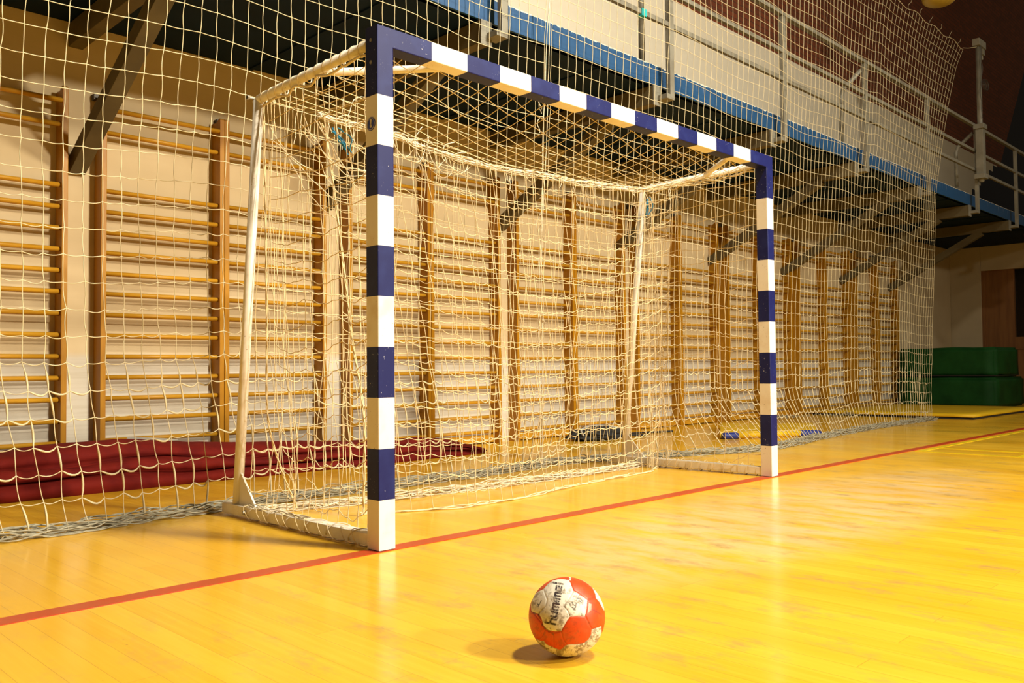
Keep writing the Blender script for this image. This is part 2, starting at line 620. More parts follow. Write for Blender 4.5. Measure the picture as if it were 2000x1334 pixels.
BX = [0.02 + 1.93 * k for k in range(-1, 12)]
bt = thing('gallery_beam', '', 'beam', (0, 0, 0), 'steel beams carrying the gallery')
b = MB()
b.box((-0.095, 1.385, 2.875), (-0.005, WY, 3.04 - 0.012))
b.build('beam', M['beam'], bt, bevel=0.004)
b = MB()
b.bar((-0.045, WY - 0.01, 2.07), (-0.045, 1.80, 2.885), 0.10, 0.10, up=(1, 0, 0))
b.build('brace', M['beam'], bt, bevel=0.003)
b = MB()
b.box((-0.10, 1.375, 2.865), (0.0, 1.385, 3.03))
b.build('end_plate', M['rail'], bt)
ords = ['first', 'second', 'third', 'fourth', 'fifth', 'sixth', 'seventh', 'eighth', 'ninth', 'tenth']
blab = {-1: None, 0: 'taupe gallery beam with diagonal brace at the far left, ending above the left wall bars',
        1: 'taupe gallery beam with brace seen behind the goal\'s left top corner',
        2: 'taupe gallery beam with brace behind the middle of the crossbar',
        3: 'taupe gallery beam with brace just left of the right goal post top',
        4: 'taupe gallery beam with brace, first one right of the right goal post',
        5: 'taupe gallery beam with brace, third from the right end of the photo, behind the curtain net',
        6: 'taupe gallery beam whose tip sits below the tall net pole',
        7: 'last taupe gallery beam on the right, its brace clear of the net'}
first = True
for k in range(0, 8):
    x = 0.02 + 1.93 * k
    o = bt if first else copy_tree(bt)
    first = False
    o.location = (x, 0, 0)
    o['label'] = blab[k]

# railing
rl = thing('gallery_railing', 'grey tubular steel railing with three rails along the gallery edge', 'railing', (0, 1.3, 3.04))
for z, nm in ((1.14, 'top_rail'), (0.77, 'middle_rail'), (0.49, 'lower_rail')):
    b = MB()
    if nm == 'top_rail':
        b.box((-6, -0.025, z - 0.02), (23, 0.025, z + 0.02))
    else:
        b.box((-6, -0.018, z - 0.02), (23, 0.018, z + 0.02))
    b.build(nm, M['rail'], rl, bevel=0.006)
for k in range(-2, 12):
    x = 0.05 + 1.93 * k
    b = MB()
    b.box((x - 0.03, -0.022, -0.12), (x + 0.03, 0.022, 1.12))
    b.box((x - 0.075, -0.02, -0.13), (x + 0.03, 0.10, -0.09))
    b.build('rail_post', M['rail'], rl, bevel=0.004)
for k in (0, 2, 4, 6, 8):
    x = 0.03 + 1.93 * k
    b = MB()
    b.tube([(x, 0.27, 0.16), (x, 0.27, 0.80), (x, 0.24, 0.88), (x, 0.03, 1.05)], 0.026, 10)
    b.build('rail_strut', M['rail'], rl, smooth=True)
b = MB()
b.box((3.50, -0.028, 0.455), (3.56, 0.024, 0.515))
b.build('tape_wrap', M['tape'], rl, bevel=0.003)['label'] = 'teal tape wrap on the lower rail'

# tall pole that holds the net
pl = thing('net_pole', 'tall pale steel pole clamped to the gallery railing holding the curtain net corner', 'pole', (11.55, 1.215, 3.04))
b = MB()
b.tube([(0, 0, 0.30), (0, 0, 2.30)], 0.035, 14)
b.build('pipe', M['rail'], pl, smooth=True)
b = MB()
b.box((-0.055, -0.05, 0.38), (0.055, 0.05, 1.12))
b.build('sleeve', M['rail'], pl, bevel=0.006)
for z in (0.38, 1.10):
    b = MB()
    b.box((-0.085, -0.07, z - 0.035), (0.085, 0.07, z + 0.035))
    b.build('clamp', M['rail'], pl, bevel=0.008)
b = MB()
b.box((-0.10, -0.05, 2.27), (0.20, 0.05, 2.37))
b.box((0.10, -0.035, 2.18), (0.19, 0.035, 2.27))
b.tube([(0.14, 0, 2.20), (0.16, 0, 2.12)], 0.02, 8)
b.build('pulley_bracket', M['rail'], pl, bevel=0.006)
coil = []
for k in range(3):
    a = np.linspace(0, 2 * np.pi, 30)
    coil.append(np.stack([0.06 + 0.09 * np.cos(a) + 0.02 * k, -0.05 + 0 * a - 0.01 * k, 1.72 + 0.075 * np.sin(a)], 1))
coil.append(wig(np.stack([np.full(30, -0.04), np.full(30, -0.045), np.linspace(2.28, 1.2, 30)], 1), 0.02, 5, 3))
strands('wire', coil, 0.004, M['bolt'], pl)

# ------------------------------------------------------------------ wall bars (one ladder, then copies)
YF = 3.2
LW = 0.87
RZ = [0.117, 0.256, 0.398, 0.536, 0.676, 0.815, 0.955, 1.094, 1.235, 1.372, 1.510, 1.647, 1.786, 1.927, 2.322]
lad = thing('wall_bars', '', 'wall bars', (0, 0, 0), 'wooden wall bars along the wall')
for x0 in (0.0, LW - 0.037):
    b = MB()
    n = len(b.v)
    prof = [(YF, 0.0), (YF, 2.56), (YF + 0.018, 2.572), (YF + 0.07, 2.545), (YF + 0.10, 2.55), (WY, 2.55), (WY, 0.0)]
    b.v += [(x0 + 0.001, y, z) for y, z in prof] + [(x0 + 0.036, y, z) for y, z in prof]
    m_ = len(prof)
    b.face([n + i for i in range(m_)])
    b.face([n + m_ + i for i in range(m_)][::-1])
    for i in range(m_):
        j = (i + 1) % m_
        b.face((n + j, n + i, n + m_ + i, n + m_ + j))
    b.build('post', M['bar_post'], lad, bevel=0.003)
for z in RZ:
    b = MB()
    b.tube([(0.030, YF + 0.045, z), (LW - 0.030, YF + 0.045, z)], 0.0165, 12, squash=1.25)
    b.build('rung', M['bar_rung'], lad, smooth=True)
b = MB()
b.tube([(0.03, YF + 0.02, 2.475), (LW - 0.03, YF + 0.02, 2.475)], 0.0165, 12, squash=1.25)
b.build('rung', M['bar_rung'], lad, smooth=True)
b = MB()
b.box((0.036, YF + 0.07, 0.012), (LW - 0.036, YF + 0.095, 0.085))
b.build('base_board', M['bar_rung'], lad, bevel=0.003)
b = MB()
b.box((-0.02, WY - 0.05, 2.545), (0.05, WY, 2.585))
b.build('wall_bracket', M['bolt'], lad)
llab = ['leftmost wooden wall bars, cut off by the left edge of the photo',
        'wooden wall bars just right of the bare wall strip at the left',
        'wooden wall bars behind the goal\'s left rear strut',
        'wooden wall bars directly behind the left goal post',
        'wooden wall bars just right of the left goal post, above the tarpaulin end',
        'wooden wall bars behind the goal, left of the black bag',
        'wooden wall bars behind the goal, right above the black bag',
        'wooden wall bars directly behind the goal\'s right rear strut',
        'wooden wall bars between the right rear strut and the right goal post',
        'wooden wall bars partly hidden by the right goal post, left one of its pair',
        'wooden wall bars just right of the right goal post, behind the yellow and blue mat',
        'wooden wall bars fourth from the right end of the row, behind the curtain net',
        'wooden wall bars third from the right end of the row, behind the curtain net',
        'wooden wall bars last but one on the right, left of the green crash mats',
        'rightmost wooden wall bars, partly behind the green crash mats']
spots = [-1.862 + 0.882]
for k in range(0, 7):
    s0 = 0.095 + 1.957 * k
    spots += [s0, s0 + 0.872]
for i, x in enumerate(spots):
    o = lad if i == 0 else copy_tree(lad)
    o.location = (x, 0, 0)
    o['label'] = llab[i]

# ------------------------------------------------------------------ goal
goal = thing('handball_goal', 'blue and white striped handball goal with loose white net', 'goal', (0, 0, 0))


def striped(name, x0, xs, horizontal):
    b = MB()
    # xs: list of boundaries; first segment is blue when horizontal / white at the bottom when upright
    for i in range(len(xs) - 1):
        a, c = xs[i], xs[i + 1]
        mi = (0 if i % 2 == 0 else 1)
        if horizontal:
            mi = 1 - mi
            b.box((a, 0, 2.0), (c, 0.08, 2.08), mi)
        else:
            b.box((x0, 0, a), (x0 + 0.08, 0.08, c), mi)
    return b


zs = [0.0] + [0.2 * i for i in range(1, 10)] + [2.0]


def post_mesh(x0, left):
    """square upright with a mitred top, rounded edges"""
    b = MB()
    r = 0.004
    sec = []
    for cx, cy, a0 in ((x0 + r, r, 180), (x0 + 0.08 - r, r, 270), (x0 + 0.08 - r, 0.08 - r, 0), (x0 + r, 0.08 - r, 90)):
        for k in range(3):
            a = math.radians(a0 + 45 * k)
            sec.append((cx + r * math.cos(a), cy + r * math.sin(a)))
    rows = zs[:-1] + [None]
    for i, z in enumerate(rows):
        for (x, y) in sec:
            if z is None:
                t = (x - x0) / 0.08
                zz = 2.08 - 0.08 * t if left else 2.0 + 0.08 * t
            else:
                zz = z + (0.006 if z == 0 else 0)
            b.v.append((x, y, zz))
    n = len(sec)
    for i in range(len(rows) - 1):
        for k in range(n):
            j = (k + 1) % n
            b.face((i * n + k, i * n + j, (i + 1) * n + j, (i + 1) * n + k), i % 2)
    b.face([k for k in range(n)][::-1], 0)
    b.face([(len(rows) - 1) * n + k for k in range(n)], 1)
    b.box((x0 + 0.004, 0.004, 0.0), (x0 + 0.076, 0.076, 0.007), 2)
    return b


for x0, lf in ((0.0, True), (3.08, False)):
    p = post_mesh(x0, lf).build('goal_post', [M['post_white'], M['post_blue'], M['bolt']], goal)
    for zb in (2.025, 1.935):
        b = MB()
        sx = -0.0015 if lf else 3.16
        b.tube([(sx, 0.042, zb), (sx + 0.0015, 0.042, zb)], 0.008, 12)
        b.build('bolt', M['steel'], p)
    if lf:
        lbl = thing
        b = MB()
        b.tube([(-0.0022, 0.041, 1.687), (0.0005, 0.041, 1.687)], 0.027, 32)
        st = b.build('round_sticker', M['label_blue'], p)
        st['label'] = 'round blue sticker with a white sign'
        # ring and whistle-like sign
        b = MB()
        a = np.linspace(0, 2 * math.pi, 40)
        b.tube([(-0.0024, 0.041 + 0.0235 * math.cos(t), 1.687 + 0.0235 * math.sin(t)) for t in a], 0.0009, 5, cap=False)
        b.tube([(-0.0030, 0.041, 1.678), (-0.0012, 0.041, 1.678)], 0.0065, 18)
        b.hexa([(-0.0030, 0.0385, 1.682), (-0.0012, 0.0385, 1.682), (-0.0012, 0.0435, 1.682), (-0.0030, 0.0435, 1.682),
                (-0.0030, 0.0345, 1.705), (-0.0012, 0.0345, 1.705), (-0.0012, 0.0475, 1.705), (-0.0030, 0.0475, 1.705)])
        b.build('sign', M['label_white'], st)

# crossbar: mitred ends, stripes 20 cm (28 cm corners)
b = MB()
r = 0.004
sec = []
for cy, cz, a0 in ((r, 2.0 + r, 180), (0.08 - r, 2.0 + r, 270), (0.08 - r, 2.08 - r, 0), (r, 2.08 - r, 90)):
    for k in range(3):
        a = math.radians(a0 + 45 * k)
        sec.append((cy + r * math.cos(a), cz + r * math.sin(a)))
xs = [None] + [0.28 + 0.2 * i for i in range(14)] + [None]
for i, x in enumerate(xs):
    for (y, z) in sec:
        t = (z - 2.0) / 0.08
        if x is None:
            xx = (0.08 - 0.08 * t) if i == 0 else (3.08 + 0.08 * t)
        else:
            xx = x
        b.v.append((xx, y, z))
n = len(sec)
for i in range(len(xs) - 1):
    for k in range(n):
        j = (k + 1) % n
        b.face((i * n + k, (i + 1) * n + k, (i + 1) * n + j, i * n + j), (i + 1) % 2)
cb = b.build('crossbar', [M['post_white'], M['post_blue']], goal)
bm = bmesh.new(); bm.from_mesh(cb.data); bmesh.ops.recalc_face_normals(bm, faces=bm.faces); bm.to_mesh(cb.data); bm.free()

for sx, sgn in ((0.04, 1), (3.12, -1)):
    b = MB()
    b.tube([(sx, 0.08, 2.035), (sx, 1.0, 2.015), (sx, 1.03, 2.0)], 0.021, 16)
    b.build('side_tube', M['frame_white'], goal, smooth=True)
    b = MB()
    b.tube([(sx, 1.01, 2.01), (sx, 1.215, 0.06)], 0.024, 16)
    b.build('rear_strut', M['frame_white'], goal, smooth=True)
    b = MB()
    b.box((sx - 0.03, 0.08, 0.012), (sx + 0.03, 1.32, 0.060))
    b.build('base_bar', M['frame_white'], goal, bevel=0.004)
    b = MB()
    b.hexa([(sx - 0.005, 1.03, 0.06), (sx + 0.005, 1.03, 0.06), (sx + 0.005, 1.19, 0.06), (sx - 0.005, 1.19, 0.06),
            (sx - 0.005, 1.17, 0.21), (sx + 0.005, 1.17, 0.21), (sx + 0.005, 1.19, 0.21), (sx - 0.005, 1.19, 0.21)])
    b.build('gusset', M['frame_white'], goal)
    b = MB()
    b.tube([(sx, 0.47, 2.022), (sx + sgn * 0.06, 0.44, 2.02), (sx + sgn * 0.36, 0.09, 2.02)], 0.017, 12)
    b.build('corner_brace', M['frame_white'], goal, smooth=True)
    for y in (1.03,):
        b = MB()
        b.tube([(sx - 0.05, y, 2.02), (sx + 0.02, y, 2.02)], 0.006, 8)
        b.tube([(sx - 0.05, y, 2.02), (sx - 0.04, y, 2.02)], 0.011, 6)
        b.build('bolt', M['steel'], goal)
    b = MB()
    b.tube([(sx - 0.045, 1.08, 0.036), (sx - 0.028, 1.08, 0.036)], 0.010, 8)
    b.build('bolt', M['steel'], goal)

RN = 0.0019


def rear_cord(x):
    """top rear edge of the goal net, sagging between the rear corners"""
    k = [0.04, 0.3, 0.6, 0.8, 1.1, 1.44, 1.72, 2.07, 2.44, 2.8, 3.05, 3.12]
    y = np.interp(x, k, [0.99, 0.98, 0.97, 0.95, 0.92, 0.90, 0.88, 0.86, 0.83, 0.80, 0.72, 0.64])
    z = np.interp(x, k, [2.0, 2.0, 1.99, 1.968, 1.928, 1.90, 1.905, 1.908, 1.913, 1.94, 1.995, 2.015])
    return y, z


G = lambda n, s: np.random.default_rng(s).normal(0, 1, n)
lines = []
# --- roof: columns run back from the crossbar, the other family is pulled askew
xc = np.linspace(0.10, 3.06, 31)
for i, x in enumerate(xc):
    t = np.linspace(0, 1, 12)
    yb, zb = rear_cord(x)
    P = np.stack([x + 0.03 * t * np.sin(i * 1.7), 0.075 + (yb - 0.075) * t, 2.015 + (zb - 2.015) * t - 0.05 * np.sin(np.pi * t)], 1)
    lines.append(wig(P, 0.004, 7, 100 + i))
for k in range(-10, 11):
    x = np.linspace(0.06, 3.10, 64)
    f = 0.1 * k + 0.30 * x + 0.008 * np.sin(x * 9 + k)
    yb, zb = rear_cord(x)
    ok = (f > 0.0) & (f < 0.97)
    P = np.stack([x, 0.075 + (yb - 0.075) * f, 2.015 + (zb - 2.015) * f - 0.05 * np.sin(np.pi * np.clip(f, 0, 1)) + 0.004 * np.sin(x * 13 + k)], 1)[ok]
    if len(P) > 2:
        lines.append(P)
# --- back: hangs from the rear cord, gathered on the floor
def back_pt(u, v):
    """u along the goal 0..1, v 0 top .. 1 floor"""
    x = 0.05 + 3.06 * u
    yb, zb = rear_cord(x)
    yf = 1.05 + 0.05 * np.sin(u * 9 + 1) - 0.06 * u
    y = yb + (yf - yb) * v ** 1.4 + 0.03 * np.sin(u * 7 + v * 3)
    z = zb * (1 - v) + 0.02 * v
    x = x + 0.035 * np.sin(v * 4 + u * 11) * v + 0.012 * np.sin(v * 9 + u * 23)
    return np.stack([x, y, z], -1)


for i in range(36):
    u = (i + 0.3 * math.sin(i * 2.1)) / 35.0
    v = np.linspace(0, 1, 46)
    P = back_pt(np.full_like(v, u), v)
    lines.append(wig(P, 0.005, 8, 200 + i))
for j in range(1, 20):
    v0 = j / 20.0
    u = np.linspace(0, 1, 180)
    sag = 0.010 * (v0 ** 1.0) * np.abs(np.sin(u * 35 * math.pi)) + 0.018 * np.sin(u * 11 + j * 0.6) * v0
    P = back_pt(u, np.full_like(u, v0))
    P[:, 2] -= sag
    P[:, 1] += 0.008 * np.sin(u * 60 + j)
    lines.append(P)
# --- the two sides
def side_pt(sx, sg, s, v):
    """s 0 front .. 1 rear, v 0 top .. 1 bottom"""
    yr = 0.95 - 0.03 * np.sin(v * 3) + 0.10 * np.clip((v - 0.85) / 0.15, 0, 1)
    y = 0.085 + (yr - 0.085) * s
    x = sx + sg * (0.020 + 0.03 * np.sin(np.pi * v) * np.sin(np.pi * s) + 0.10 * s * v ** 3)
    zt = 2.03 - 0.02 * s
    zb = 0.035 + 0.02 * np.sin(s * 20)
    z = zt + (zb - zt) * v
    z = z - 0.03 * np.sin(np.pi * s) * v
    return np.stack([x + 0 * z, y + 0 * z, z], -1)


for sx, sg, sd in ((0.04, 1, 0), (3.12, -1, 50)):
    for i in range(12):
        s = i / 11.0
        v = np.linspace(0, 1, 40)
        P = side_pt(sx, sg, np.full_like(v, s + 0.015 * math.sin(i * 3 + sd)), v)
        P = wig(P, 0.005, 7, 300 + i + sd)
        # bottom end loops round the base bar
        e = P[-1]
        loop = np.array([[sx - sg * 0.036, e[1] + 0.01, 0.07], [sx - sg * 0.045, e[1] - 0.015, 0.03], [sx - sg * 0.03, e[1] - 0.035, 0.006], [sx + sg * 0.03, e[1] - 0.05, 0.006], [sx + sg * 0.038, e[1] - 0.06, 0.05]])
        P = np.vstack([P, path(np.vstack([e, loop]), 14)[1:]]) if i not in (0,) else P
        lines.append(P)
    for j in range(1, 20):
        v0 = j / 20.0
        s = np.linspace(0, 1, 70)
        P = side_pt(sx, sg, s, np.full_like(s, v0))
        P[:, 2] -= 0.012 * np.abs(np.sin(s * 11 * math.pi)) * v0 + 0.012 * np.sin(s * 6 + j * 1.3)
        lines.append(P)
    # a second, inner layer of loose rear corner cords
    for q in range(3 if sg > 0 else 0):
        v = np.linspace(0.0, 1, 40)
        y = 0.93 + 0.012 * q + 0.02 * np.sin(v * 5 + q)
        x = sx + sg * (0.03 + 0.028 * q + 0.10 * v ** 2.5)
        z = 1.96 * (1 - v) + 0.05
        lines.append(wig(np.stack([x, y, z], 1), 0.012, 5, 500 + q + sd))
net = strands('goal_net', lines, RN, M['net_goal'], goal)
net['label'] = 'cream square-mesh goal net over roof, sides and back'

# --- inner catch net, hanging from the rear cord forward to the floor
lines = []
xb = [0.46, 0.6, 0.73, 0.92, 1.47, 1.93, 2.36, 2.82, 3.10]
yb_ = [0.78, 0.72, 0.655, 0.56, 0.575, 0.68, 0.71, 0.76, 0.88]


def catch_pt(u, v):
    xt = 0.36 + 2.70 * u
    xf = 0.46 + 2.62 * u
    yt, zt = rear_cord(xt)
    yf = np.interp(xf, xb, yb_)
    w = v ** 0.9
    x = xt + (xf - xt) * v + 0.02 * np.sin(u * 17 + v * 6)
    y = (yt - 0.02) + (yf - (yt - 0.02)) * w
    z = zt * (1 - v) + 0.008
    return np.stack([x, y, z], -1)


for i in range(31):
    u = (i / 30.0) ** 0.92
    v = np.linspace(0, 1, 44)
    P = catch_pt(np.full_like(v, u), v)
    lines.append(wig(P, 0.007, 6, 700 + i))
for j in range(1, 20):
    v0 = j / 20.0
    u = np.linspace(0, 1, 160)
    P = catch_pt(u, np.full_like(u, v0))
    big = 0.20 * np.sin(np.pi * u) ** 0.8 * np.sin(np.pi * min(v0 * 1.05, 1)) ** 0.6 * (0.35 + 0.65 * v0) + 0.018 * np.sin(u * 14 + j * 0.9)
    P[:, 2] = np.maximum(P[:, 2] - big - 0.012 * np.abs(np.sin(u * 30 * math.pi)) + 0.10 * (1 - v0) * 0 + 0.05 * u * np.sin(np.pi * v0), 0.01)
    lines.append(P)
# loose scallops along the bottom and the bottom cord itself
u = np.linspace(0, 1, 160)
P = catch_pt(u, np.ones_like(u))
P[:, 2] = 0.007
for q in range(3):
    Q = wig(P, 0.012, 9, 800 + q)
    Q[:, 2] = np.clip(Q[:, 2], 0.004, 0.02)
    lines.append((Q, 0.0034))
# slanted twisted edge rope on the left
er = path([(0.36, 0.96, 1.95), (0.388, 0.95, 1.85), (0.401, 0.85, 1.318), (0.415, 0.78, 0.862), (0.426, 0.70, 0.483), (0.45, 0.74, 0.02)], 60)
for q in range(3):
    a = np.linspace(0, 60, 60) + q * 2.1
    E_ = er.copy()
    E_[:, 0] += 0.004 * np.cos(a)
    E_[:, 1] += 0.004 * np.sin(a)
    lines.append((E_, 0.0032))
# thick rope hanging straight down just inside the near rear strut
hp = path([(0.045, 0.97, 1.98), (0.045, 0.955, 1.5), (0.05, 0.95, 0.9), (0.06, 0.96, 0.5), (0.16, 1.02, 0.25), (0.27, 1.05, 0.03)], 80)
for q in range(2):
    a = np.linspace(0, 70, 80) + q * math.pi
    E_ = hp.copy()
    E_[:, 0] += 0.003 * np.cos(a)
    E_[:, 1] += 0.003 * np.sin(a)
    lines.append((E_, 0.0033))
# gathered fan of cords on the right
for q in range(10):
    t = np.linspace(0, 1, 40)
    g0 = 0.5 + 0.5 * np.cos(np.clip(t * 2.2, 0, 1) * math.pi)
    x = 3.11 + (q - 5) * 0.010 - 0.05 * t + (q - 5) * 0.030 * np.clip(t - 0.25, 0, 1)
    y = 0.95 - 0.13 * t + 0.02 * math.sin(q)
    z = 1.95 - 1.93 * t
    P = np.stack([x, y, z], 1)
    lines.append((wig(P, 0.012, 5, 900 + q), 0.0018))
cn = strands('catch_net', lines, 0.0019, M['net_goal'], goal)
cn['label'] = 'loose inner net hanging to the floor with sagging rows'

# --- bunched cords along the rear top edge, tangles and tails
lines = []
for q in range(13):
    x = np.linspace(0.35, 3.12, 120)
    y, z = rear_cord(x)
    thick = 0.5 + 0.9 * np.interp(x, [0.3, 1.0, 1.6, 2.4, 3.1], [0.8, 0.4, 0.9, 1.2, 0.6])
    P = np.stack([x, y + 0.012 * thick * math.cos(q * 2.4), z + 0.012 * thick * math.sin(q * 2.4) - 0.004], 1)
    lines.append((wig(P, 0.008 * 1.0, 11, 1000 + q), 0.0026))
for q in range(14):
    rr_ = np.random.default_rng(1100 + q)
    x0 = rr_.uniform(0.45, 1.35)
    y0, z0 = rear_cord(x0)
    w = rr_.uniform(0.05, 0.16)
    a = np.linspace(0, math.pi * rr_.uniform(1.0, 1.9), 22)
    P = np.stack([x0 + w * np.cos(a), np.full(22, y0) + rr_.uniform(-0.06, 0.03) * np.sin(a), z0 - rr_.uniform(-0.5, 1.6) * w * np.sin(a)], 1)
    lines.append((wig(P, 0.012, 12, 1200 + q), 0.0024))
for q in range(26):
    rr_ = np.random.default_rng(1300 + q)
    x0 = rr_.uniform(0.15, 3.05)
    y0, z0 = rear_cord(x0)
    L = rr_.uniform(0.05, 0.2)
    t = np.linspace(0, 1, 12)
    P = np.stack([x0 + rr_.uniform(-0.06, 0.06) * t, y0 - 0.02 * t, z0 - L * t], 1)
    lines.append((wig(P, 0.010, 20, 1400 + q), 0.0022))
# tangle in the near rear corner
for q in range(9):
    rr_ = np.random.default_rng(1500 + q)
    a = Vector((rr_.uniform(0.05, 0.25), rr_.uniform(0.65, 0.98), rr_.uniform(1.72, 1.98)))
    c = Vector((rr_.uniform(0.25, 0.75), rr_.uniform(0.75, 0.98), rr_.uniform(1.45, 1.85)))
    m_ = (a + c) / 2 + Vector((0, 0, -rr_.uniform(0.0, 0.12)))
    lines.append((wig(path([a, m_, c], 20), 0.012, 9, 1600 + q), 0.0024))
bd = strands('net_lashing', lines, 0.0026, M['net_bundle'], goal)
bd['label'] = 'bunched white cords along the rear top edge of the net'

# lacing spirals round side tubes and base bars
lines = []
for sx in (0.04, 3.12):
    lines = []
    t = np.linspace(0, 1, 260)
    a = t * 2 * math.pi * 13
    P = np.stack([sx + 0.026 * np.cos(a), 0.12 + 0.86 * t, 2.033 - 0.02 * t + 0.028 * np.sin(a) - 0.004], 1)
    lines.append((P, 0.0028))
    P = np.stack([sx + 0.012 * np.cos(a * 0.3), 0.12 + 0.86 * t, 2.033 - 0.02 * t - 0.035 + 0.008 * np.sin(a * 0.4)], 1)
    lines.append((P, 0.006))
    strands('tube_lacing', lines, 0.0026, M['net_bundle'], goal)
    lines = []
    a = np.linspace(0, 1, 240) * 2 * math.pi * 6
    tt = np.linspace(0, 1, 240)
    P = np.stack([sx + 0.040 * np.cos(a), 0.12 + 1.0 * tt, 0.038 + 0.031 * np.sin(a)], 1)
    P = wig(P, 0.004, 7, 77)
    lines.append((P, 0.0026))
    for q in range(5):
        P = np.stack([sx + 0.0 * tt[:60], np.linspace(0.55, 1.1, 60), 0.064 + 0.004 * np.sin(np.linspace(0, 20, 60) + q)], 1)
        P[:, 0] += (q - 4) * 0.006
        lines.append((wig(P, 0.010, 9, 1700 + q), 0.0026))
    if sx < 1:
        strands('base_lacing', lines, 0.0026, M['net_bundle'], goal)

# net pile along the floor at the back
lines = []
fp = path([(0.12, 1.12, 0), (0.31, 1.15, 0), (0.655, 1.07, 0), (1.17, 1.04, 0), (1.51, 1.0, 0), (2.16, 0.975, 0), (2.9, 0.995, 0), (3.08, 1.05, 0)], 150)
for q in range(15):
    P = fp.copy()
    P[:, 1] += 0.045 * math.sin(q * 2.4) * 0.8
    P[:, 2] = 0.006 + 0.028 * (0.5 + 0.5 * math.cos(q * 1.9))
    P = wig(P, 0.014, 8, 1800 + q)
    P[:, 2] = np.clip(P[:, 2], 0.003, 0.06)
    lines.append((P, 0.0027))
for q in range(40):
    rr_ = np.random.default_rng(1900 + q)
    k = rr_.integers(3, 146)
    a = np.linspace(0, math.pi * 2 * rr_.uniform(0.5, 0.95), 18)
    w = rr_.uniform(0.03, 0.07)
    P = np.stack([fp[k, 0] + w * 1.3 * np.cos(a), fp[k, 1] + w * np.sin(a) * 0.7, 0.012 + 0.015 * np.abs(np.sin(a * 1.5))], 1)
    lines.append((P, 0.0026))
pf = strands('net_hem', lines, 0.0027, M['net_bundle'], goal)
pf['label'] = 'net hem gathered on the floor'

# blue cords
for (a, bq, sd) in (((0.28, 0.74, 1.86), (0.36, 0.72, 1.77), 1), ((3.07, 0.93, 1.93), (3.05, 0.93, 1.80), 5)):
    lines = []
    for q in range(5):
        A = np.array(a) + 0.008 * G(3, sd * 10 + q)
        B = np.array(bq) + 0.008 * G(3, sd * 20 + q)
        lines.append((wig(path([A, (A + B) / 2 + 0.01 * G(3, q), B], 12), 0.006, 30, sd + q), 0.0034))
    strands('blue_cord', lines, 0.0036, M['cord_blue'], goal)['label'] = 'short blue tie cord'

# ------------------------------------------------------------------ the curtain nets behind the goal
FX = [-4, -0.76, 0.0, 1.73, 2.6, 2.84, 3.4, 3.98, 4.5, 4.92, 5.4, 6.05, 6.8, 7.7, 9.0, 9.82, 12]
FY = [1.34, 1.37, 1.455, 1.47, 1.55, 1.55, 1.40, 1.16, 0.98, 0.95, 1.0, 1.12, 1.2, 1.29, 1.33, 1.36, 1.36]
HT = 5.17


RH = 0.0021


def edge_x(z):
    return np.interp(z, [0, 1.47, 3.0, 3.6, 4.2, 4.8, 5.17], [9.82, 9.92, 9.92, 10.07, 10.32, 10.66, 11.02])


def hall_pt(x, z, right):
    """maps nominal x (as at the floor) and height to the hanging net surface"""
    fy = np.interp(x, FX, FY)
    y = 1.38 - 0.13 * np.clip((z - 1.3) / 2.2, 0, 1) + 0.015 * np.sin(x * 1.9) + 0.008 * np.sin(x * 5.3 + z * 2)
    w = np.clip((0.5 - z) / 0.5, 0, 1) ** 1.4
    y = y * (1 - w) + fy * w
    xx = x
    if right:
        f = np.clip((x - 2.42) / 7.4, 0, 1)
        xx = x + (edge_x(z) - 9.82) * f ** 3 - 0.03 * w
    else:
        xx = x - 0.13 * np.clip((0.75 - z) / 0.75, -0.4, 1) * -1.0 * np.where(z < 0.75, 1, 0) + 0.012 * np.sin(z * 3 + x)
    return xx, y


